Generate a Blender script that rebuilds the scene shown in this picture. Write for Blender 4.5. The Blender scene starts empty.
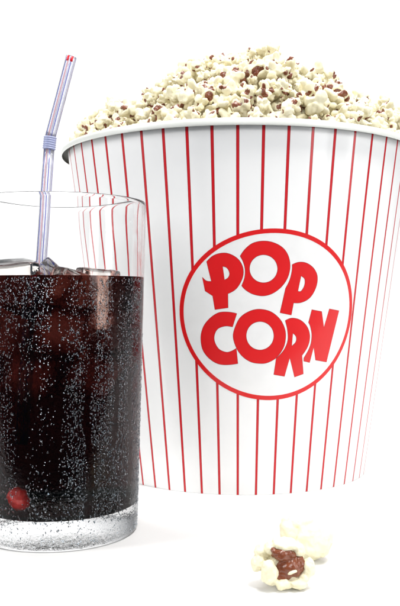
import bpy, bmesh, math, random
from math import sin, cos, pi, exp, sqrt, atan2, radians
from mathutils import Vector, Matrix, noise, Euler
from mathutils.bvhtree import BVHTree
from mathutils.geometry import tessellate_polygon

CM = 0.01                      # everything below is written in centimetres
scene = bpy.context.scene
C = scene.collection

# ------------------------------------------------------------ camera
cam_h = 10.31
cd = bpy.data.cameras.new('camera')
cam = bpy.data.objects.new('camera', cd); C.objects.link(cam)
cam.location = (0, 0, cam_h*CM)
cam.rotation_euler = (radians(90)-0.0093, 0, 0)
cd.sensor_fit = 'HORIZONTAL'; cd.sensor_width = 36; cd.lens = 814.5/400*36
cd.clip_start = 0.01; cd.clip_end = 50
scene.camera = cam

# ------------------------------------------------------------ world and lamps (studio)
w = bpy.data.worlds.new('World'); scene.world = w; w.use_nodes = True
bg = w.node_tree.nodes['Background']
bg.inputs['Color'].default_value = (0.66, 0.86, 1.10, 1); bg.inputs['Strength'].default_value = 0.10

def area(name, loc, target, sx, sy, power, col=(1, 1, 1), spread=180):
    l = bpy.data.lights.new(name, 'AREA'); l.shape = 'RECTANGLE'
    l.size = sx*CM; l.size_y = sy*CM; l.energy = power; l.color = col
    o = bpy.data.objects.new(name, l); C.objects.link(o)
    o.location = Vector(loc)*CM
    o.rotation_euler = (Vector(target)-Vector(loc)).to_track_quat('-Z', 'Y').to_euler()
    l.spread = radians(spread)
    return o
area('key_softbox', (26, 4, 125), (2, 48, 12), 36, 36, 15, (1, 0.985, 0.96))
area('strip_softbox', (125, 5, 42), (-2, 42, 12), 12, 80, 1.8)
area('narrow_softbox', (60, -9, 34), (-6, 36, 14), 17, 56, 0.45, spread=70)
area('left_fill', (-110, 0, 60), (-2, 44, 12), 30, 90, 9.5)  # added fill, lifts the left side of the bucket
area('front_fill', (5, -85, 62), (2, 48, 12), 55, 30, 6.0)  # added fill, brightens the bucket from the camera side
area('backdrop_lamp', (0, 110, 150), (0, 170, 20), 200, 60, 54)

scene.view_settings.view_transform = 'Standard'
scene.view_settings.look = 'None'
scene.view_settings.exposure = 0.0
scene.view_settings.gamma = 1.0
scene.render.film_transparent = False
cy = scene.cycles
cy.use_denoising = True
cy.max_bounces = 20; cy.transmission_bounces = 18; cy.transparent_max_bounces = 16
cy.glossy_bounces = 8; cy.diffuse_bounces = 5
cy.caustics_refractive = True; cy.caustics_reflective = True; cy.blur_glossy = 0.6
cy.sample_clamp_indirect = 6.0

# ------------------------------------------------------------ helpers
def mesh_obj(name, bm, mats, parent=None, smooth=True, scale=True):
    me = bpy.data.meshes.new(name)
    if scale:
        bmesh.ops.scale(bm, vec=(CM, CM, CM), verts=bm.verts)
    bm.to_mesh(me); bm.free()
    for m in (mats if isinstance(mats, (list, tuple)) else [mats]):
        me.materials.append(m)
    if smooth:
        me.polygons.foreach_set('use_smooth', [True]*len(me.polygons))
    o = bpy.data.objects.new(name, me); C.objects.link(o)
    if parent: o.parent = parent
    return o
def empty(name, loc, label, cat, group=None):
    o = bpy.data.objects.new(name, None); C.objects.link(o)
    o.empty_display_size = 0.01
    o.location = Vector(loc)*CM
    o['label'] = label; o['category'] = cat
    if group: o['group'] = group
    return o
def lathe(bm, prof, n=128, closed=False):
    rings = []
    for r, z in prof:
        if r < 1e-6:
            rings.append([bm.verts.new((0, 0, z))])
        else:
            rings.append([bm.verts.new((r*sin(2*pi*k/n), -r*cos(2*pi*k/n), z)) for k in range(n)])
    pairs = list(zip(rings, rings[1:]))
    if closed: pairs.append((rings[-1], rings[0]))
    for a, b in pairs:
        for k in range(n):
            k2 = (k+1) % n
            va = [a[0]] if len(a) == 1 else [a[k], a[k2]]
            vb = [b[0]] if len(b) == 1 else [b[k2], b[k]]
            f = va+vb
            if len(f) > 2: bm.faces.new(f)
    return rings
def smoothpts(ctrl, sub=6):
    """Catmull-Rom through the points; a third value marks a corner."""
    n = len(ctrl); out = []
    for i in range(n):
        p1, p2 = ctrl[i], ctrl[(i+1) % n]
        c1, c2 = len(p1) > 2, len(p2) > 2
        if c1 and c2:
            out.append((p1[0], p1[1])); continue
        p0 = ctrl[i-1] if not c1 else None
        p3 = ctrl[(i+2) % n] if not c2 else None
        for s in range(sub):
            t = s/sub
            q = []
            for a in (0, 1):
                d = p2[a]-p1[a]
                m1 = (p2[a]-p0[a])/2 if p0 else None
                m2 = (p3[a]-p1[a])/2 if p3 else None
                if m1 is None: m1 = 1.5*d-0.5*m2
                if m2 is None: m2 = 1.5*d-0.5*m1
                q.append((2*t**3-3*t*t+1)*p1[a]+(t**3-2*t*t+t)*m1+(-2*t**3+3*t*t)*p2[a]+(t**3-t*t)*m2)
            out.append(tuple(q))
    return out

# ------------------------------------------------------------ materials
def mat(name):
    m = bpy.data.materials.new(name); m.use_nodes = True
    return m, m.node_tree, m.node_tree.nodes['Principled BSDF']
def node(nt, t, **kw):
    n = nt.nodes.new(t)
    for k, v in kw.items(): setattr(n, k, v)
    return n
def math_node(nt, op, a, b=None, c=None):
    n = nt.nodes.new('ShaderNodeMath'); n.operation = op
    for i, v in enumerate((a, b, c)):
        if v is None: continue
        if isinstance(v, (int, float)): n.inputs[i].default_value = v
        else: nt.links.new(v, n.inputs[i])
    return n.outputs[0]
def mixc(nt, fac, a, b):
    n = nt.nodes.new('ShaderNodeMix'); n.data_type = 'RGBA'
    for s, v in ((0, fac), (6, a), (7, b)):
        if hasattr(v, 'links'): nt.links.new(v, n.inputs[s])
        else: n.inputs[s].default_value = v if isinstance(v, (int, float)) else (*v, 1)
    return n.outputs[2]
def bump(nt, bsdf, height, strength, dist):
    b = nt.nodes.new('ShaderNodeBump'); b.inputs['Strength'].default_value = strength
    b.inputs['Distance'].default_value = dist
    nt.links.new(height, b.inputs['Height']); nt.links.new(b.outputs[0], bsdf.inputs['Normal'])
def objco(nt):
    return nt.nodes.new('ShaderNodeTexCoord').outputs['Object']
def noise_tex(nt, co, scale, detail=3, rough=0.5):
    n = nt.nodes.new('ShaderNodeTexNoise'); n.inputs['Scale'].default_value = scale
    n.inputs['Detail'].default_value = detail; n.inputs['Roughness'].default_value = rough
    nt.links.new(co, n.inputs['Vector']); return n.outputs['Fac']

RED = (0.70, 0.008, 0.010)
WHITE = (0.86, 0.855, 0.845)
# backdrop
m_back, nt, b = mat('white_seamless')
b.inputs['Roughness'].default_value = 0.6
b.inputs['Specular IOR Level'].default_value = 0.25
co = objco(nt); nz = noise_tex(nt, co, 3.0, 4)
nt.links.new(mixc(nt, nz, (0.725, 0.722, 0.715), (0.745, 0.742, 0.735)), b.inputs['Base Color'])
# bucket, striped outside
NSTR = 51
PH, DTH = -1.1578, 0.1231997
m_bucket, nt, b = mat('striped_coated_card')
co = objco(nt); sp = node(nt, 'ShaderNodeSeparateXYZ'); nt.links.new(co, sp.inputs[0])
ny = math_node(nt, 'MULTIPLY', sp.outputs['Y'], -1.0)
ang = math_node(nt, 'ARCTAN2', sp.outputs['X'], ny)
s = math_node(nt, 'DIVIDE', math_node(nt, 'SUBTRACT', ang, PH-DTH/2), DTH)
fr = math_node(nt, 'ABSOLUTE', math_node(nt, 'SUBTRACT', math_node(nt, 'FRACT', s), 0.5))
stripe = math_node(nt, 'LESS_THAN', fr, 0.064)
edge = math_node(nt, 'GREATER_THAN', fr, 0.052)
scol = mixc(nt, edge, (0.56, 0.007, 0.014), (0.16, 0.008, 0.015))
nz = noise_tex(nt, co, 60, 3)
wh = mixc(nt, nz, (0.85, 0.845, 0.835), (0.875, 0.87, 0.86))
nt.links.new(mixc(nt, stripe, wh, scol), b.inputs['Base Color'])
b.inputs['Roughness'].default_value = 0.42; b.inputs['Specular IOR Level'].default_value = 0.25
b.inputs['Coat Weight'].default_value = 0.4; b.inputs['Coat Roughness'].default_value = 0.10
b.inputs['Coat IOR'].default_value = 1.5
bump(nt, b, noise_tex(nt, co, 900, 2), 0.05, 0.0003)
def coated(name, col):
    m, nt, b = mat(name)
    co = objco(nt); nz = noise_tex(nt, co, 150, 4)
    c2 = tuple(c*0.9 for c in col)
    nt.links.new(mixc(nt, nz, c2, col), b.inputs['Base Color'])
    b.inputs['Roughness'].default_value = 0.42; b.inputs['Specular IOR Level'].default_value = 0.25
    b.inputs['Coat Weight'].default_value = 0.5; b.inputs['Coat Roughness'].default_value = 0.15
    b.inputs['Coat IOR'].default_value = 1.5
    bump(nt, b, noise_tex(nt, co, 900, 2), 0.05, 0.0003)
    return m
m_red = coated('red_print', RED)
m_outline = coated('dark_red_print', (0.28, 0.02, 0.03))
m_white = coated('white_print', WHITE)
m_rim, nt, b = mat('rim_card')
co = objco(nt); nz = noise_tex(nt, co, 80, 3)
nt.links.new(mixc(nt, nz, (0.74, 0.75, 0.70), (0.80, 0.81, 0.77)), b.inputs['Base Color'])
b.inputs['Roughness'].default_value = 0.35
# popcorn flake
m_pop, nt, b = mat('popcorn_flake')
co = objco(nt)
n1 = noise_tex(nt, co, 330, 5, 0.62); n2 = noise_tex(nt, co, 90, 3)
oi = node(nt, 'ShaderNodeObjectInfo')
base = mixc(nt, n2, (0.78, 0.71, 0.47), (0.865, 0.84, 0.69))
warm = mixc(nt, oi.outputs['Random'], base, (0.82, 0.75, 0.50))
nt.links.new(mixc(nt, 0.45, base, warm), b.inputs['Base Color'])
b.inputs['Roughness'].default_value = 0.5
b.inputs['Subsurface Weight'].default_value = 0.05
b.inputs['Subsurface Radius'].default_value = (1.0, 0.8, 0.5)
b.inputs['Subsurface Scale'].default_value = 0.0012
b.inputs['Specular IOR Level'].default_value = 0.3
bump(nt, b, n1, 0.55, 0.0008)
m_hull, nt, b = mat('popcorn_hull')
co = objco(nt); n1 = noise_tex(nt, co, 300, 4, 0.6)
nt.links.new(mixc(nt, n1, (0.085, 0.018, 0.006), (0.28, 0.075, 0.026)), b.inputs['Base Color'])
b.inputs['Roughness'].default_value = 0.32
b.inputs['Coat Weight'].default_value = 0.3; b.inputs['Coat Roughness'].default_value = 0.2
bump(nt, b, n1, 0.4, 0.0005)
# glass, water, ice, cola
def clear(name, ior, rough=0.0, col=(1, 1, 1)):
    m, nt, b = mat(name)
    b.inputs['Base Color'].default_value = (*col, 1)
    b.inputs['Transmission Weight'].default_value = 1.0
    b.inputs['Roughness'].default_value = rough; b.inputs['IOR'].default_value = ior
    return m, nt, b
m_glass, nt, b = clear('clear_glass', 1.26)
co = objco(nt); sp = node(nt, 'ShaderNodeSeparateXYZ'); nt.links.new(co, sp.inputs[0])
vor = node(nt, 'ShaderNodeTexNoise'); vor.inputs['Scale'].default_value = 900; vor.inputs['Detail'].default_value = 2
nt.links.new(co, vor.inputs['Vector'])
wet = node(nt, 'ShaderNodeMapRange'); wet.inputs['From Min'].default_value = 0.1118; wet.inputs['From Max'].default_value = 0.106
nt.links.new(sp.outputs['Z'], wet.inputs['Value'])
wav = noise_tex(nt, co, 45, 2)
hi = math_node(nt, 'ADD', 1.0, math_node(nt, 'MULTIPLY', math_node(nt, 'LESS_THAN', sp.outputs['Z'], 0.0112), 0.8))   # the thick foot is a little rougher
h = math_node(nt, 'ADD', math_node(nt, 'MULTIPLY', vor.outputs['Fac'], math_node(nt, 'MULTIPLY', hi, wet.outputs[0])), math_node(nt, 'MULTIPLY', wav, math_node(nt, 'MULTIPLY', hi, 0.6)))
bump(nt, b, h, 0.2, 0.0006)
m_drop, nt, b = clear('water_droplet', 1.36, 0.0, (0.82, 0.90, 0.96))
m_ice, nt, b = clear('clear_ice', 1.31, 0.0, (0.97, 0.915, 0.87))
gp_ = node(nt, 'ShaderNodeNewGeometry'); sp = node(nt, 'ShaderNodeSeparateXYZ'); nt.links.new(gp_.outputs['Position'], sp.inputs[0])
above = math_node(nt, 'GREATER_THAN', sp.outputs['Z'], 0.1112)       # below the surface the cola's own wall bends the light
nt.links.new(math_node(nt, 'ADD', 1.0001, math_node(nt, 'MULTIPLY', above, 0.3099)), b.inputs['IOR'])
co = objco(nt); bump(nt, b, noise_tex(nt, co, 90, 3), 0.4, 0.002)
m_cola, nt, b = clear('cola', 1.34)
at = node(nt, 'ShaderNodeAttribute'); at.attribute_name = 'ior'      # relative index at each face: against air, glass or ice
nt.links.new(at.outputs['Fac'], b.inputs['IOR'])
va = node(nt, 'ShaderNodeVolumeAbsorption')
va.inputs['Color'].default_value = (0.42, 0.14, 0.09, 1); va.inputs['Density'].default_value = 152
nt.links.new(va.outputs[0], nt.nodes['Material Output'].inputs['Volume'])
m_glow_blob, nt, b = mat('red_glow_stand_in'); b.inputs['IOR'].default_value = 1.9  # skin of the added blob that imitates the red glow
b.inputs['Base Color'].default_value = (0.95, 0.02, 0.015, 1); b.inputs['Roughness'].default_value = 0.4
# straw
m_straw, nt, b = mat('lined_translucent_plastic')
at = node(nt, 'ShaderNodeAttribute'); at.attribute_name = 'around'
f8 = math_node(nt, 'FRACT', math_node(nt, 'MULTIPLY', at.outputs['Fac'], 6.0))
blue = math_node(nt, 'LESS_THAN', math_node(nt, 'ABSOLUTE', math_node(nt, 'SUBTRACT', f8, 0.35)), 0.05)
f4 = math_node(nt, 'FRACT', math_node(nt, 'MULTIPLY', at.outputs['Fac'], 3.0))
redl = math_node(nt, 'LESS_THAN', math_node(nt, 'ABSOLUTE', math_node(nt, 'SUBTRACT', f4, 0.42)), 0.014)
c = mixc(nt, redl, mixc(nt, blue, (0.93, 0.93, 0.96), (0.05, 0.08, 0.55)), (0.70, 0.05, 0.10))
nt.links.new(c, b.inputs['Base Color'])
tr = math_node(nt, 'SUBTRACT', 0.82, math_node(nt, 'MULTIPLY', math_node(nt, 'MAXIMUM', blue, redl), 0.5))
nt.links.new(tr, b.inputs['Transmission Weight'])
b.inputs['Roughness'].default_value = 0.12; b.inputs['IOR'].default_value = 1.4
m_tip, nt, b = mat('red_plastic'); b.inputs['Base Color'].default_value = (0.8, 0.02, 0.03, 1); b.inputs['Roughness'].default_value = 0.3

# ------------------------------------------------------------ backdrop: floor that sweeps up behind
bm = bmesh.new()
prof = [(25.2, -0.9), (25.4, -0.3), (25.9, 0), (30, 0), (60, 0), (100, 0), (180, 0)]
prof += [(180+90*sin(a), 90-90*cos(a)) for a in [radians(10*k) for k in range(1, 10)]] + [(270, 200), (270, 320)]
rows = [[bm.verts.new((x, y, z)) for x in (-320, -160, 0, 160, 320)] for y, z in prof]
for a, b_ in zip(rows, rows[1:]):
    for k in range(4): bm.faces.new((a[k], a[k+1], b_[k+1], b_[k]))
back = mesh_obj('backdrop', bm, m_back); back['kind'] = 'structure'

# ------------------------------------------------------------ popcorn bucket
BX, BY = 2.3227, 49.5976
RT, RB, ZT = 10.2072, 7.6357, 18.5
def BR(z): return RB+(RT-RB)*z/ZT
bucket = empty('popcorn_bucket', (BX, BY, 0), 'large white popcorn bucket with thin red stripes and a round red POP CORN logo', 'bucket')
bm = bmesh.new()
pr = [(0, 0.15), (RB-0.25, 0.15), (RB-0.12, 0.0), (RB-0.02, 0.0), (RB, 0.03)]
pr += [(BR(z), z) for z in [1+0.5*k for k in range(36)]]
pr += [(BR(18.72), 18.72), (BR(18.72)-0.06, 18.72)]
pr += [(BR(z)-0.06, z) for z in (15, 10, 5, 0.4)] + [(0, 0.4)]
lathe(bm, pr, 204)
mesh_obj('bucket_wall', bm, m_bucket, bucket)
bm = bmesh.new()
R_ = BR(18.6)
arc = [radians(180-18*k) for k in range(11)]
outer = [(R_-0.07, 18.60)]+[(R_+0.165+0.235*cos(a), 18.66+0.20*sin(a)) for a in arc]+[(R_+0.395, 18.54), (R_+0.37, 18.47)]
inner = [(R_+0.345, 18.47), (R_+0.36, 18.54)]+[(R_+0.165+0.195*cos(a), 18.66+0.16*sin(a)) for a in arc[::-1]]+[(R_+0.004, 18.60)]
lathe(bm, outer+inner, 204, closed=True)
bmesh.ops.recalc_face_normals(bm, faces=bm.faces)
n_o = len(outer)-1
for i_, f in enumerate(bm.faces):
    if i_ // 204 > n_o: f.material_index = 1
m_rim_shade, nt, b = mat('rim_underside_shade'); b.inputs['Base Color'].default_value = (0.07, 0.075, 0.06, 1); b.inputs['Roughness'].default_value = 0.7  # shade under the curl, painted into its inner faces as dark grey-green
rim = mesh_obj('rolled_rim', bm, [m_rim, m_rim_shade], bucket)
def decal(name, loops, off, m, label=None, parent=bucket):
    """flat print of outline loops (angle, height), bent round the bucket wall"""
    K = 9.0
    polys = [[Vector((a*K, z, 0)) for a, z in l] for l in loops]
    flat = [v for l in polys for v in l]
    bm = bmesh.new(); vs = [bm.verts.new(v) for v in flat]
    for t in tessellate_polygon(polys):
        if len(set(t)) == 3:
            try: bm.faces.new([vs[i] for i in t])
            except ValueError: pass
    lo = min(v.x for v in flat); hi = max(v.x for v in flat)
    k = lo+0.25
    while k < hi:
        bmesh.ops.bisect_plane(bm, geom=bm.verts[:]+bm.edges[:]+bm.faces[:], plane_co=(k, 0, 0), plane_no=(1, 0, 0)); k += 0.25
    for v in bm.verts:
        a, z = v.co.x/K, v.co.y; r = BR(z)+off
        v.co = Vector((r*sin(a), -r*cos(a), z))
    bm.normal_update()
    for f in bm.faces:
        c_ = f.calc_center_median()
        if f.normal.x*c_.x+f.normal.y*c_.y < 0: f.normal_flip()
    o = mesh_obj(name, bm, m, parent)
    if label: o['label'] = label
    return o
LC, LA, LB = (0.1475, 9.30), 0.532, 4.31
def ell(sa, sb, n=120): return [(LC[0]+sa*cos(2*pi*k/n), LC[1]+sb*sin(2*pi*k/n)) for k in range(n)]
decal('logo_disc', [ell(LA-0.002, LB-0.02)], 0.006, m_white)
decal('logo_ring', [ell(LA, LB), ell(LA-0.0245, LB-0.222)], 0.010, m_red)
LETTERS = {"P":[[[-0.215,11.9837,1],[-0.1779,12.2766],[-0.1296,12.401],[-0.0899,12.3449],[-0.0503,12.1228],[-0.0263,11.793],[-0.0197,11.4279],[-0.0298,11.0527],[-0.0585,10.6414],[-0.1035,10.398,1],[-0.1031,9.6993,1],[-0.1761,9.6076,1],[-0.1867,10.2934,1],[-0.2281,10.5384,1],[-0.2425,11.2169,1],[-0.2208,11.0319],[-0.1921,11.006,1]],[[-0.1306,11.7564,1],[-0.1065,11.6815],[-0.0922,11.429],[-0.0989,11.202],[-0.1207,11.0688,1]]],"O":[[[-0.0355,12.2502,1],[-0.0083,12.6026],[0.0308,12.8815],[0.0858,12.9859],[0.1418,12.9019],[0.1917,12.6467],[0.223,12.2461],[0.2348,11.7279],[0.2239,11.2061],[0.192,10.7573],[0.1427,10.418],[0.0889,10.2934],[0.0346,10.383],[-0.0023,10.5669],[-0.027,10.7902,1],[-0.011,11.2011],[-0.0091,11.6058],[-0.0195,11.975]],[[0.1669,11.6346],[0.1578,11.2828],[0.1299,11.0245],[0.0911,10.9295],[0.0521,11.0233],[0.0235,11.2802],[0.0128,11.6304],[0.0225,11.9799],[0.0498,12.2356],[0.0874,12.3301],[0.1258,12.2385],[0.155,11.9844]]],"P2":[[[0.2478,11.8429,1],[0.2884,11.9659],[0.333,11.9112],[0.3764,11.6515],[0.4014,11.2422],[0.3968,10.7127],[0.3651,10.2174],[0.3161,9.9709],[0.2662,9.9418,1],[0.2563,9.3276,1],[0.1896,9.4465,1],[0.2164,10.668,1],[0.2378,11.0823],[0.2479,11.5304]],[[0.3018,11.295,1],[0.3258,11.1216],[0.3253,10.7858],[0.3073,10.5193],[0.2875,10.5191,1]]],"C":[[[-0.0548,9.3995,1],[-0.1033,9.4739],[-0.1539,9.4426],[-0.2011,9.1893],[-0.2419,8.7726],[-0.2617,8.2378],[-0.2553,7.6271],[-0.2251,7.2073],[-0.1771,6.907],[-0.1239,6.8157],[-0.0486,6.8817,1],[-0.0573,7.6447,1],[-0.0881,7.491],[-0.1183,7.4484],[-0.1577,7.5978],[-0.1815,7.9413],[-0.1841,8.281],[-0.1642,8.6264],[-0.1211,8.7799],[-0.0786,8.741,1]]],"O2":[[[-0.0744,8.2265],[-0.0628,8.7162],[-0.0336,9.2092],[0.0165,9.5099],[0.0711,9.6146],[0.1347,9.4933],[0.1881,9.1295],[0.2188,8.6732],[0.2285,8.216],[0.2181,7.683],[0.1793,7.1878],[0.1263,6.9278],[0.0818,6.8852],[0.0286,6.969],[-0.0196,7.239],[-0.0544,7.6549]],[[0.1596,8.2828],[0.1501,7.9186],[0.1208,7.6531],[0.0801,7.5575],[0.0391,7.6568],[0.0092,7.9243],[-0.0019,8.2884],[0.0084,8.6514],[0.037,8.9164],[0.0764,9.0128],[0.1167,8.9146],[0.1472,8.6475]]],"R":[[[0.2227,9.0419,1],[0.2621,9.1606],[0.3137,9.0555],[0.3588,8.7101],[0.3798,8.2469],[0.3725,7.7452],[0.3372,7.2537,1],[0.3545,6.3045,1],[0.2982,6.1541,1],[0.2607,7.1402,1],[0.2326,6.205,1],[0.1669,6.3086,1],[0.1784,7.1267,1],[0.2219,7.5398],[0.2435,8.0365],[0.2385,8.5703]],[[0.2718,8.4147,1],[0.2942,8.2186],[0.2935,7.9534],[0.2693,7.7425,1]]],"N":[[[0.3821,9.5836,1],[0.4473,9.4823,1],[0.4721,8.6788,1],[0.5,9.6167,1],[0.5716,9.518,1],[0.5124,6.8678,1],[0.4322,6.9975,1],[0.4124,7.6493,1],[0.3919,6.8793,1],[0.3521,6.967,1],[0.3521,7.1217,1],[0.3875,7.7062],[0.3944,8.2444],[0.3816,8.7072],[0.3665,8.9386,1]]]}
def grow(loop, hole, d):
    """push an outline outwards by d cm (inwards for a hole)"""
    K = 9.0; P = [(a*K, z) for a, z in loop]
    ar = sum(P[i][0]*P[(i+1) % len(P)][1]-P[(i+1) % len(P)][0]*P[i][1] for i in range(len(P)))
    sg = (1 if ar > 0 else -1)*(-1 if hole else 1); out = []
    for i in range(len(P)):
        (ax, ay), (bx, by), (cx, cy_) = P[i-1], P[i], P[(i+1) % len(P)]
        n1 = Vector((by-ay, ax-bx)); n2 = Vector((cy_-by, bx-cx))
        n1 = n1.normalized() if n1.length else n1; n2 = n2.normalized() if n2.length else n2
        n = n1+n2
        n = n.normalized() if n.length > 1e-6 else n1
        out.append(((bx+sg*n.x*d)/K, by+sg*n.y*d))
    return out
for key, loops in LETTERS.items():
    sm = [smoothpts(l) for l in loops]
    o = decal('letter', sm, 0.013, m_red, 'red letter '+key[0])
    edge = decal('outline', [grow(l, i > 0, 0.02) for i, l in enumerate(sm)], 0.010, m_outline, None, o)

# ------------------------------------------------------------ popcorn pieces
def star_piece(seed, lobes, cavs, sub=4, core=0.5, warp=0.16, rag=0.22, crk=0.30, hl=0.07):
    """one popped flake: a lump of lobes with torn openings, and the brown hull showing in them"""
    rnd = random.Random(seed)
    off = Vector((seed*7.3, seed*1.7, -seed*3.1))
    def rad(d, nohole=False):
        tot = core**18
        for c_, r_ in lobes:
            bb = d.dot(c_); disc = bb*bb-(c_.length_squared-r_*r_)
            if disc > 0:
                v = bb+sqrt(disc)
                if v > 0: tot += v**18
        r0 = tot**(1/18)
        r0 *= 1+0.10*noise.noise(d*2.2+off)+0.05*noise.noise(d*6+off)
        F = noise.voronoi(d*1.9+off)[0]
        r0 *= 1.0+crk*(0.16-F[0]**2)+0.5*crk*(min(F[1]-F[0], 0.22)-0.22)
        if nohole: return r0
        for a, ro, dep in cavs:
            th = d.angle(a)
            e = ro*(1+rag*noise.noise(d*4.5+off*2)+0.5*rag*noise.noise(d*13+off))
            t = min(1, max(0, (th-e*0.8)/(e*0.28)))
            lip = exp(-((th-e*1.15)/(e*0.25))**2)*0.05
            r0 = r0*(1-dep*(1-t*t*(3-2*t)))+lip
        return r0
    def wp(p):
        q = p*1.5+off
        return p+Vector((noise.noise(q), noise.noise(q+Vector((9, 0, 0))), noise.noise(q+Vector((0, 9, 0)))))*warp
    bm = bmesh.new(); bmesh.ops.create_icosphere(bm, subdivisions=sub, radius=1)
    for v in bm.verts:
        d = v.co.normalized(); v.co = wp(d*rad(d))
    hb = bmesh.new()
    for a, ro, dep in cavs:
        q = a.to_track_quat('Z', 'Y'); rings = []
        for i in range(9):
            th = ro*1.12*i/8; ring = []
            for k in range(1 if i == 0 else 22):
                ph = 2*pi*k/22
                d = q @ Vector((sin(th)*cos(ph), sin(th)*sin(ph), cos(th)))
                r = rad(d, True)*(1-dep)+hl+0.055*noise.noise(d*7+off)+0.05*cos(min(th/ro, 1)*pi/2)
                ring.append(hb.verts.new(wp(d*r)))
            rings.append(ring)
        for r1, r2 in zip(rings, rings[1:]):
            for k in range(22):
                k2 = (k+1) % 22
                if len(r1) == 1: hb.faces.new((r1[0], r2[k], r2[k2]))
                else: hb.faces.new((r1[k], r2[k], r2[k2], r1[k2]))
    return bm, hb
def rdir(rnd):
    while True:
        v = Vector((rnd.uniform(-1, 1), rnd.uniform(-1, 1), rnd.uniform(-1, 1)))
        if 0.1 < v.length < 1: return v.normalized()
VARS = []
LOOKS = ['lumpy cream', 'pale round-lobed', 'knobbly ivory', 'butterfly-shaped cream', 'curled pale', 'bulging off-white',
         'ragged cream', 'compact ivory', 'wide-open cream', 'twisted pale', 'many-lobed ivory', 'plump cream', 'crinkled white', 'spiky cream']
for s_ in range(14):
    rnd = random.Random(100+s_)
    nl = rnd.choice([6, 7, 8, 9, 10]); lobes = []
    dirs = []
    while len(dirs) < nl:
        d = rdir(rnd)
        if all(d.angle(e) > 0.62 for e in dirs): dirs.append(d)
    for d in dirs:
        lobes.append((d*rnd.uniform(0.42, 0.78), rnd.uniform(0.24, 0.46)))
    nc = [3, 5, 3, 4, 5, 4, 6, 4, 5, 4, 3, 4, 5, 4][s_]; cavs = []
    tries = 0
    while len(cavs) < nc and tries < 400:
        tries += 1
        d = rdir(rnd)
        if all(d.angle(c_[0]) > 0.7 for c_ in cavs):
            cavs.append((d, rnd.uniform(0.22, 0.40) if s_ % 3 else rnd.uniform(0.34, 0.56), rnd.uniform(0.12, 0.26)))
    fb, hb = star_piece(s_+1, lobes, cavs)
    VARS.append((fb, hb))
PR = 0.64                                    # nominal piece radius in cm
def mk_mesh(name, bm, m):
    me = bpy.data.meshes.new(name); bmesh.ops.scale(bm, vec=(CM*PR,)*3, verts=bm.verts); bm.to_mesh(me); bm.free()
    me.materials.append(m); me.polygons.foreach_set('use_smooth', [True]*len(me.polygons)); return me
VM = [(mk_mesh('popcorn_piece', f, m_pop), mk_mesh('hull', h_, m_hull)) for f, h_ in VARS]
PROF = [(-10.6, 19.2), (-9.9, 20.4), (-8.4, 21.3), (-7.2, 22.2), (-5.6, 22.3), (-4.6, 23.3), (-3.1, 24.0), (-2, 24.8), (-0.4, 24.6), (0.7, 24.9),
        (1.6, 25.4), (2.5, 24.5), (3.9, 24.1), (5.1, 23.7), (6.2, 22.6), (7.4, 22.2), (8.6, 22.5), (9.7, 21.7), (10.6, 19.2)]
def prof_h(u):
    for (a, za), (b_, zb) in zip(PROF, PROF[1:]):
        if a <= u <= b_: return za+(zb-za)*(u-a)/(b_-a)
    return 19.0
def heap(u, v):
    R = 9.9; hw = sqrt(max(0.01, R*R-min(u*u, R*R-0.01)))
    t = min(1, abs(v)/hw)
    base = 18.7
    return base+(prof_h(u)-0.6-base)*(1-t**1.9)+0.25*noise.noise(Vector((u*0.6, v*0.6, 3)))
rnd = random.Random(5)
cand = []
for layer, (dz, dmin, N) in enumerate(((0.0, 0.86, 18000), (-0.95, 0.90, 12000), (-1.8, 0.95, 9000))):
    for _ in range(N):
        a = rnd.uniform(0, 2*pi); r = (9.75 if layer == 0 else 9.2-0.2*layer)*sqrt(rnd.random())
        u, v = r*cos(a), r*sin(a)
        z = heap(u, v)+dz+rnd.uniform(-0.25, 0.25)
        if layer == 0 and r > 9.3: z = max(z, 18.85)
        if any((u-p[0])**2+(v-p[1])**2+(z-p[2])**2 < dmin*dmin for p in cand): continue
        s = rnd.uniform(0.66, 1.06) if rnd.random() < 0.8 else rnd.uniform(1.1, 1.35)
        if r > 9.0: s = min(s, 0.92)
        cand.append((u, v, z, rnd.randrange(14), s, (rnd.uniform(0, 6.28), rnd.uniform(0, 6.28), rnd.uniform(0, 6.28))))
mats_ = []
for u, v, z, k, s, e in cand:
    # keep it inside the wall when it sits low
    mats_.append(Matrix.Translation(Vector((BX+u, BY+v, z))*CM) @ Euler(e).to_matrix().to_4x4() @ Matrix.Scale(s, 4))
# which pieces does the camera see, and how large
verts_, tris_, owner = [], [], []
low = []
for f_me, _h in VM:
    co_ = [v.co.copy() for v in f_me.vertices]
    low.append((co_, [tuple(p.vertices) for p in f_me.polygons]))
import bisect as _b
for i, (M_, c_) in enumerate(zip(mats_, cand)):
    b0 = len(verts_); co_, ps = low[c_[3]]
    verts_.extend([M_ @ p for p in co_]); tris_.extend([tuple(b0+j for j in t) for t in ps]); owner.append(len(tris_))
bvh = BVHTree.FromPolygons(verts_, tris_, all_triangles=True)
hits = {}
Rm = cam.rotation_euler.to_matrix(); org = Vector((0, 0, cam_h*CM))
for py in range(84, 336, 3):                      # half-pixel grid of the photo, in 2x pixels
    for px in range(110, 800, 3):
        d = Rm @ Vector(((px/2-200)/814.5, -(py/2-303)/814.5, -1))
        l_, n_, fi, ds = bvh.ray_cast(org, d.normalized())
        if fi is None: continue
        zc = l_.z/CM
        # behind the rim?
        dd = Vector((l_.x, l_.y))
        t_rim = (BY-10.2)*CM/l_.y
        if cam_h+(zc-cam_h)*t_rim < 18.8: continue
        o_ = _b.bisect_right(owner, fi); hits[o_] = hits.get(o_, 0)+1
vis = [i for i, n_ in sorted(hits.items(), key=lambda t: -t[1]) if n_ >= 3][:290]
print('popcorn candidates', len(cand), 'seen', len(hits), 'kept', len(vis))
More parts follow.
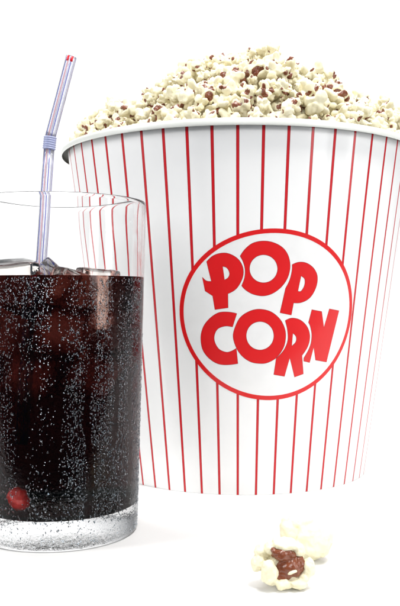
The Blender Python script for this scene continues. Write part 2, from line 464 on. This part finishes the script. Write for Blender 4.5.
# labels: column above the n-th stripe seen under the rim, and height within that column
STX = [74.4, 81.6, 92.7, 106, 123, 142, 162.5, 186.3, 211.5, 237, 263.3, 289, 313, 335, 355.5, 372.5, 386.5, 397]
ORD = ['first', 'second', 'third', 'fourth', 'fifth', 'sixth', 'seventh', 'eighth', 'ninth', 'tenth', 'eleventh', 'twelfth',
       'thirteenth', 'fourteenth', 'fifteenth', 'sixteenth', 'seventeenth', 'eighteenth', 'nineteenth', 'twentieth', 'twenty-first', 'twenty-second',
       'twenty-third', 'twenty-fourth', 'twenty-fifth', 'twenty-sixth', 'twenty-seventh', 'twenty-eighth', 'twenty-ninth', 'thirtieth',
       'thirty-first', 'thirty-second', 'thirty-third', 'thirty-fourth', 'thirty-fifth', 'thirty-sixth', 'thirty-seventh', 'thirty-eighth']
def pix(p):
    q = Rm.transposed() @ (Vector(p)*CM-org); return 200-814.5*q.x/q.z, 303+814.5*q.y/q.z
cols = {}
print('stray', [round(pix((BX+cand[i][0], BY+cand[i][1], cand[i][2]))[0]) for i in vis if not 60 < pix((BX+cand[i][0], BY+cand[i][1], cand[i][2]))[0] < 402])
for i in vis:
    u, v, z = cand[i][:3]; x_, y_ = pix((BX+u, BY+v, z))
    c_ = min(range(18), key=lambda k: abs(STX[k]-x_)); cols.setdefault(c_, []).append((-y_, i))
lab = {}
for c_, l_ in cols.items():
    l_.sort()
    for r_, (_y, i) in enumerate(l_):
        pos = 'lowest' if r_ == 0 else ('topmost' if r_ == len(l_)-1 else ORD[r_]+' up from the rim')
        lab[i] = '%s popcorn piece, %s above the %s stripe from the left' % (LOOKS[cand[i][3]], pos, ORD[c_])
for i in vis:
    k = cand[i][3]
    o = bpy.data.objects.new('popcorn_piece', VM[k][0]); C.objects.link(o); o.matrix_world = mats_[i]
    o['label'] = lab[i]; o['category'] = 'popcorn'; o['group'] = 'popcorn pieces heaped in the bucket'
    h_ = bpy.data.objects.new('hull', VM[k][1]); C.objects.link(h_); h_.parent = o
rest = [i for i in range(len(cand)) if i not in set(vis)]
bm = bmesh.new()
LOWV = []
for f_me, h_me in VM:
    t = bmesh.new(); t.from_mesh(f_me); LOWV.append(t)
me = bpy.data.meshes.new('popcorn_heap')
vv, ff, mi = [], [], []
for i in rest:
    for j, msh in enumerate(VM[cand[i][3]]):
        b0 = len(vv); vv.extend([tuple(mats_[i] @ v.co) for v in msh.vertices])
        for p in msh.polygons: ff.append([b0+q for q in p.vertices]); mi.append(j)
me.from_pydata(vv, [], ff); me.materials.append(m_pop); me.materials.append(m_hull)
me.polygons.foreach_set('material_index', mi); me.polygons.foreach_set('use_smooth', [True]*len(ff))
o = bpy.data.objects.new('popcorn_heap', me); C.objects.link(o); o['kind'] = 'stuff'
o['label'] = 'popcorn packed below and behind the pieces on top of the bucket'; o['category'] = 'popcorn'
for t in LOWV: t.free()
bm.free()

# the two pieces on the table: lobes grown together, with the torn hull showing in the open one
def lump(bm, c_, r_, rot=(0, 0, 0), amp=0.10, fr=1.6, seed=0.0, sub=4):
    t = bmesh.ops.create_icosphere(bm, subdivisions=sub, radius=1)
    E_ = Euler([radians(a) for a in rot]).to_matrix(); of = Vector((seed, seed*2.1, -seed))
    for v in t['verts']:
        n_ = 1+amp*noise.noise(v.co*fr+of)+0.4*amp*noise.noise(v.co*fr*2.7+of)
        v.co = Vector(c_)+E_ @ Vector((v.co.x*r_[0]*n_, v.co.y*r_[1]*n_, v.co.z*r_[2]*n_))
def fused(name, bm, m, voxel, smooth_it, fine, parent=None, fseed=0.0):
    o = mesh_obj(name, bm, m, parent)
    md = o.modifiers.new('fuse', 'REMESH'); md.mode = 'VOXEL'; md.voxel_size = voxel*CM
    ms = o.modifiers.new('soften', 'SMOOTH'); ms.factor = 0.5; ms.iterations = smooth_it
    bpy.context.view_layer.update()
    me = bpy.data.meshes.new_from_object(o.evaluated_get(bpy.context.evaluated_depsgraph_get()))
    o.modifiers.clear(); o.data = me
    nor = [v.normal.copy() for v in me.vertices]
    for v, n_ in zip(me.vertices, nor):
        p = v.co/CM
        v.co += n_*CM*(fine*noise.noise(p*4.2+Vector((fseed, 0, 0)))+0.35*fine*noise.noise(p*11))
    me.polygons.foreach_set('use_smooth', [True]*len(me.polygons))
    return o
def piece_at(px, py, D, S_, lobes, hulls, label, fine, vox=0.03, sm=5):
    """lobes: pixel centre, depth offset, radii in pixels, tilt; S_ is cm per pixel"""
    zc = cam_h+(295.4-py)*S_
    zc = max(zc, 0.2)
    bm = bmesh.new()
    for k, (lx, ly, dy, ra, rb, rc, rot) in enumerate(lobes):
        lump(bm, ((lx-px)*S_, dy, -(ly-py)*S_-dy*0.29), (ra*S_, rc*S_, rb*S_), rot, 0.16, 1.5, k*3.7+px)
    lowest = min(v.co.z for v in bm.verts)
    o = fused('popcorn_piece', bm, m_pop, vox, sm, fine, fseed=px)
    lowest = min(v.co.z for v in o.data.vertices)
    o.location = (((px-200)*D/814.5)*CM, D*CM, -lowest)
    if hulls:
        hb = bmesh.new()
        for k, (lx, ly, dy, ra, rb, rc, rot) in enumerate(hulls):
            lump(hb, ((lx-px)*S_, dy, -(ly-py)*S_-dy*0.29), (ra*S_, rc*S_, rb*S_), rot, 0.20, 1.7, k*5.1+2)
        fused('hull', hb, m_hull, 0.025, 4, 0.035, o, 7.0)
    o['label'] = label; o['category'] = 'popcorn'; o['group'] = 'popcorn pieces fallen on the table'
    return o
piece_at(283, 566, 28.65, 0.0352,
         [(284, 566, 0.42, 21, 17, 16, (0, 0, 0)), (286, 547, -0.02, 14, 5.5, 11, (8, 12, 0)), (272, 551, 0.05, 8, 7, 9, (0, 0, 0)), (299, 552, 0.1, 8, 6, 9, (0, 40, 0)),
          (259, 566, 0.10, 7.5, 9, 9, (0, 25, 0)), (264, 554, 0.25, 9, 7, 9, (0, 0, 0)), (269, 575, -0.33, 8.5, 13, 8, (0, -8, 0)),
          (282, 586, -0.33, 9, 5.5, 8, (0, 0, 0)), (296, 585, -0.25, 12, 5.5, 8, (0, 14, 0)), (308, 571, -0.05, 6.5, 10, 10, (0, 8, 0)), (303, 580, -0.1, 6, 6, 8, (0, 0, 0)),
          (291, 574.5, -0.44, 5.0, 1.3, 2.6, (0, -22, 0))],
         [(283, 556, -0.14, 13.5, 7.5, 9, (0, 8, 0)), (289, 571, -0.18, 13.5, 11, 8, (0, -20, 0)), (282, 578, -0.22, 8, 7, 6, (0, 0, 0)), (298, 568, -0.12, 6, 10, 7, (0, 10, 0))],
         'torn-open popcorn piece with a brown glossy hull, nearest the camera on the white table', 0.055)
back_piece = piece_at(310, 538, 31.6, 0.0405,
         [(312, 539, 0.0, 19, 18.5, 18, (0, 0, 0)), (289, 532, -0.05, 9, 12, 11, (0, -12, 0)), (294, 523, 0.1, 8, 7, 9, (0, 0, 0)), (299, 545, -0.25, 9, 9, 9, (0, 0, 0)),
          (305, 528, 0.15, 12, 11, 12, (0, 0, 0)), (308, 549, -0.62, 4, 4, 4, (0, 0, 0)), (286, 520, 0.0, 4, 3, 5, (0, -30, 0))],
         [], 'smooth rounded ivory popcorn piece lying behind the torn-open one on the table', 0.03, sm=4)
back_piece.location.x += 0.0003

# ------------------------------------------------------------ drinking glass
GX, GY = -6.27, 35.95
GT, GB, GH = 3.89, 3.48, 14.42
def GR(z): return GB+(GT-GB)*z/GH
LIQ = 11.12; WALL = 0.15; BASE = 1.12
glass = empty('drinking_glass', (GX, GY, 0), 'tall clear glass beaded with condensation standing left of the popcorn bucket', 'glass')
bm = bmesh.new()
pr = [(0, 0.03), (2.9, 0.03), (GB-0.22, 0.0), (GB-0.10, 0.01), (GB-0.02, 0.09), (GB+0.0, 0.2)]
pr += [(GR(z), z) for z in (0.6, 1.2, 2, 4, 6, 8, 10, 12, 13.6, 14.25)]
pr += [(GR(14.36)-0.025, 14.38), (GR(14.4)-0.075, 14.42), (GR(14.4)-0.125, 14.38), (GR(14.2)-WALL, 14.25)]
pr += [(GR(z)-WALL, z) for z in (13, 12, LIQ)]      # below this ring the wall meets the cola, whose mesh carries that surface
lathe(bm, pr, 144)
bmesh.ops.recalc_face_normals(bm, faces=bm.faces)
mesh_obj('glass_wall', bm, m_glass, glass)
# cola: reaches 0.1 mm into the glass wall
# droplets of condensation outside
rnd = random.Random(11)
bm = bmesh.new()
cnt = 0
TRACKS = [(-0.95, 0.3, 9.0), (-0.28, 1.5, 8.2), (0.16, 2.5, 10.6), (0.52, 1.3, 9.8), (0.86, 4.0, 10.9), (1.15, 1.3, 7.0), (-1.3, 3, 10)]   # drip tracks wiped clear
while cnt < 24000:
    z = rnd.uniform(0.15, 11.05); a = rnd.uniform(0, 2*pi)
    dens = 0.55+0.9*noise.noise(Vector((a*2.2, z*0.10, 2)))+0.4*noise.noise(Vector((a*7, z*0.25, 5)))
    if z < 1.15: dens *= 0.3
    for ta, z0, z1 in TRACKS:
        if z0 < z < z1 and abs(a-(ta % (2*pi))-0.03*sin(z*1.1+ta*9)-0.02*noise.noise(Vector((z*0.8, ta, 0)))) < 0.035: dens = 0
    if rnd.random() > dens: continue
    cnt += 1
    s = 0.0145+0.022*rnd.random()**2.5
    if rnd.random() < 0.02: s *= 1.6
    ex = rnd.uniform(0.7, 1.2); ey = rnd.uniform(0.8, 1.8); rt = rnd.uniform(-0.9, 0.9)
    R = GR(z); rings = []
    for j, (rr, hh) in enumerate(((1.0, -0.05), (0.8, 0.34), (0.42, 0.55))):
        ring = []
        for k in range(7):
            p = 2*pi*k/7+j*0.2
            x_, y_ = rr*s*ex*cos(p), rr*s*ey*sin(p)
            x_, y_ = x_*cos(rt)-y_*sin(rt), x_*sin(rt)+y_*cos(rt)
            q = R+hh*s*0.9; aa = a+x_/R
            ring.append(bm.verts.new((q*sin(aa), -q*cos(aa), z+y_)))
        rings.append(ring)
    top = bm.verts.new(((R+0.6*s*0.9)*sin(a), -(R+0.6*s*0.9)*cos(a), z))
    for r1, r2 in zip(rings, rings[1:]):
        for k in range(7): bm.faces.new((r1[k], r1[(k+1) % 7], r2[(k+1) % 7], r2[k]))
    for k in range(7): bm.faces.new((rings[-1][k], rings[-1][(k+1) % 7], top))
    bm.faces.new(rings[0][::-1])
o = mesh_obj('condensation', bm, m_drop, glass); o['kind'] = 'stuff'

# ------------------------------------------------------------ ice cubes
def ice(loc, rot, size, label):
    bm = bmesh.new(); bmesh.ops.create_cube(bm, size=1)
    bmesh.ops.subdivide_edges(bm, edges=bm.edges[:], cuts=9, use_grid_fill=True)
    for v in bm.verts:
        p = v.co*2; m_ = max(abs(p.x), abs(p.y), abs(p.z))
        q = Vector([math.copysign(min(abs(c_), 0.88), c_) for c_ in p]); d = p-q
        if d.length > 0: p = q+d.normalized()*0.12
        p += Vector((noise.noise(p*1.1+Vector(loc)), noise.noise(p*1.1+Vector(loc)*2), noise.noise(p*1.1-Vector(loc))))*0.05
        v.co = Vector((p.x*size[0], p.y*size[1], p.z*size[2]))/2
    M_ = Matrix.Translation((0, 0, 0)) @ Euler([radians(t) for t in rot]).to_matrix().to_4x4()
    bmesh.ops.transform(bm, matrix=M_, verts=bm.verts)
    o = mesh_obj('ice_cube', bm, m_ice); cubes.append(o); o.location = Vector((GX+loc[0], GY+loc[1], loc[2]))*CM
    o['label'] = label; o['category'] = 'ice cube'; o['group'] = 'ice cubes floating in the cola'
cubes = []
ice((-1.75, -1.35, 10.80), (10, -7, 30), (2.1, 1.7, 1.9), 'wide flat-topped ice cube at the left side of the glass')
ice((-0.55, -0.1, 10.78), (38, 42, 12), (1.5, 1.5, 1.5), 'tilted ice cube with one corner pointing up beside the straw')
ice((0.75, -1.75, 10.58), (7, 16, 35), (1.4, 1.2, 1.6), 'low ice cube just right of the straw at the front')
ice((1.75, -0.35, 10.62), (0, 6, -12), (1.6, 1.5, 1.7), 'flat-topped ice cube in the right half of the glass')
ice((0.3, 2.2, 10.5), (12, -18, 50), (1.5, 1.5, 1.6), 'ice cube floating at the far back of the glass')
ice((-1.75, -0.9, 8.75), (12, 25, 40), (1.9, 1.8, 1.7), 'large sunken ice cube under the flat-topped one at the left')
ice((0.25, -1.35, 8.9), (30, 8, 12), (1.7, 1.5, 1.6), 'sunken ice cube at the front just below the low one')
ice((2.0, -0.9, 8.75), (-10, 14, 60), (1.6, 1.6, 1.7), 'sunken ice cube near the right wall of the glass')
ice((0.2, 0.75, 8.6), (-18, 20, 25), (1.8, 1.5, 1.8), 'sunken ice cube in the middle behind the others')
ice((-0.9, -0.7, 6.95), (22, -14, 70), (1.8, 1.7, 1.7), 'lowest ice cube on the left, deep in the cola')
ice((1.35, -0.6, 6.95), (-20, 30, 15), (1.7, 1.7, 1.6), 'lowest ice cube on the right, deep in the cola')
ice((1.5, 0.0, 10.0), (0, 0, 16), (0.5, 5.8, 2.15), 'narrow clear sliver of ice added right of centre to let light through the cola')  # bar added along the refracted view ray to make a bright gap
# cola: the ice is cut out of it
bm = bmesh.new()
pr = [(0, BASE-0.04), (2.4, BASE), (GR(1.2)-WALL-0.16, 1.2), (GR(1.3)-WALL-0.03, 1.4)]
pr += [(GR(z)-WALL, z) for z in (2, 3, 5, 7, 9, 10.5, LIQ)] + [(0, LIQ)]
lathe(bm, pr, 144)
bmesh.ops.recalc_face_normals(bm, faces=bm.faces)
cola = mesh_obj('cola', bm, m_cola, smooth=False); cola.location = (GX*CM, GY*CM, 0)
cola['label'] = 'dark brown cola filling the tall glass to three quarters'; cola['category'] = 'drink'
def volume(me_):
    b_ = bmesh.new(); b_.from_mesh(me_); v_ = b_.calc_volume(); b_.free(); return v_/CM**3
vol = volume(cola.data)
for c_ in cubes:
    md = cola.modifiers.new('cut', 'BOOLEAN'); md.operation = 'DIFFERENCE'; md.solver = 'EXACT'; md.object = c_
    c_.scale = (1.006,)*3
    bpy.context.view_layer.update()
    me = bpy.data.meshes.new_from_object(cola.evaluated_get(bpy.context.evaluated_depsgraph_get()))
    cola.modifiers.clear(); c_.scale = (1, 1, 1)
    v_ = volume(me)
    ok = vol-1.2*volume(c_.data) < v_ < vol
    print('cut', c_.name, round(vol, 1), round(v_, 1), ok)
    if ok: cola.data = me; vol = v_
me = cola.data
me.materials.clear(); me.materials.append(m_cola)
att = me.attributes.new('ior', 'FLOAT', 'FACE'); vals = []; sm_ = []
for p in me.polygons:
    c_ = p.center/CM; rr = sqrt(c_.x**2+c_.y**2)
    if c_.z > LIQ-0.002: vals.append(1.34); sm_.append(False)
    elif c_.z < 1.42 or rr > GR(c_.z)-WALL-0.02: vals.append(1.34/1.26); sm_.append(rr > 2.9 and c_.z > 1.42)
    else: vals.append(1.31/1.34); sm_.append(True)
att.data.foreach_set('value', vals); me.polygons.foreach_set('use_smooth', sm_)
# added red blob near the front wall, standing in for a red glow
bm = bmesh.new(); bmesh.ops.create_icosphere(bm, subdivisions=4, radius=0.45)
for v in bm.verts: v.co *= 1+0.30*noise.noise(v.co*2.6)+0.12*noise.noise(v.co*8)
ch = mesh_obj('glow_blob', bm, m_glow_blob)
aC = -0.42; rC = GR(2.2)-WALL-0.76
ch.location = Vector((GX+rC*sin(aC), GY-rC*cos(aC), 2.0))*CM
ch['label'] = 'small added red blob imitating a red glow in the dark cola near the glass bottom'; ch['category'] = 'glow_blob'

# ------------------------------------------------------------ straw
def PX(px, py, D): return Vector(((px-200)*D/814.5, D, cam_h+(295.4-py)*D/814.5))
pA = PX(42.5, 330, 36.2); pA = PX(45.5, 200, 36.6)+(PX(45.5, 200, 36.6)-PX(49, 150, 36.9))*4.6
p1 = PX(49.2, 150, 36.9); p2 = PX(50.6, 137, 36.9); pT = PX(71.7, 57.5, 36.9)
straw = empty('drinking_straw', p1, 'bendy translucent drinking straw with fine blue and red lines standing in the cola', 'straw')
def tube(name, pts, radii, m, wall=0.03, n=40, only=None):
    bm = bmesh.new(); lay = bm.verts.layers.float.new('around')
    def ringset(shrink):
        rr = []
        for i, p in enumerate(pts):
            t = (pts[min(i+1, len(pts)-1)]-pts[max(i-1, 0)]).normalized()
            sx = Vector((0, 1, 0)); sx = (sx-t*sx.dot(t)).normalized(); sy = t.cross(sx)
            ring = []
            for k in range(n):
                a = 2*pi*k/n
                v = bm.verts.new(p-p1+(sx*cos(a)+sy*sin(a))*(radii[i]-shrink)); v[lay] = k/n if k < n else 1
                ring.append(v)
            rr.append(ring)
        return rr
    A = ringset(0); B = ringset(wall)
    for i in range(len(pts)-1):
        for k in range(n):
            if only and k not in only: continue
            k2 = (k+1) % n
            bm.faces.new((A[i][k], A[i][k2], A[i+1][k2], A[i+1][k])); bm.faces.new((B[i][k2], B[i][k], B[i+1][k], B[i+1][k2]))
    for i in (0, -1):
        for k in (only or range(n)): bm.faces.new((A[i][k], A[i][(k+1) % n], B[i][(k+1) % n], B[i][k]))
    bmesh.ops.recalc_face_normals(bm, faces=bm.faces)
    return mesh_obj(name, bm, m, straw)
SR = 0.245
N_ = 16
tube('lower_tube', [pA.lerp(p1, k/N_) for k in range(N_+1)], [SR]*(N_+1), m_straw)
# bellows
pts, rad_ = [], []
cyc = 6
for k in range(cyc*4+1):
    t = k/(cyc*4)
    a_ = p1.lerp(p2, t); pts.append(a_); rad_.append(SR+0.012+(0.045 if k % 4 == 2 else 0.03 if k % 2 else 0.0))
m_bel, nt, b = mat('blue_tinted_bellows')
b.inputs['Base Color'].default_value = (0.62, 0.66, 0.90, 1); b.inputs['Transmission Weight'].default_value = 0.5
b.inputs['Roughness'].default_value = 0.15
tube('flexible_joint', pts, rad_, m_bel)
tube('upper_tube', [p2.lerp(pT, k/N_) for k in range(N_+1)], [SR]*(N_+1), m_straw)
d_ = (pT-p2).normalized()
for rng in (range(16, 19), range(21, 24)):       # two red marks printed just under the open end
    o = tube('red_mark', [pT-d_*0.26, pT-d_*0.15, pT-d_*0.02], [SR+0.006]*3, m_tip, wall=0.005, only=list(rng))
    bm = bmesh.new(); bm.from_mesh(o.data); bmesh.ops.delete(bm, geom=[v for v in bm.verts if not v.link_faces], context='VERTS')
    bm.to_mesh(o.data); bm.free()
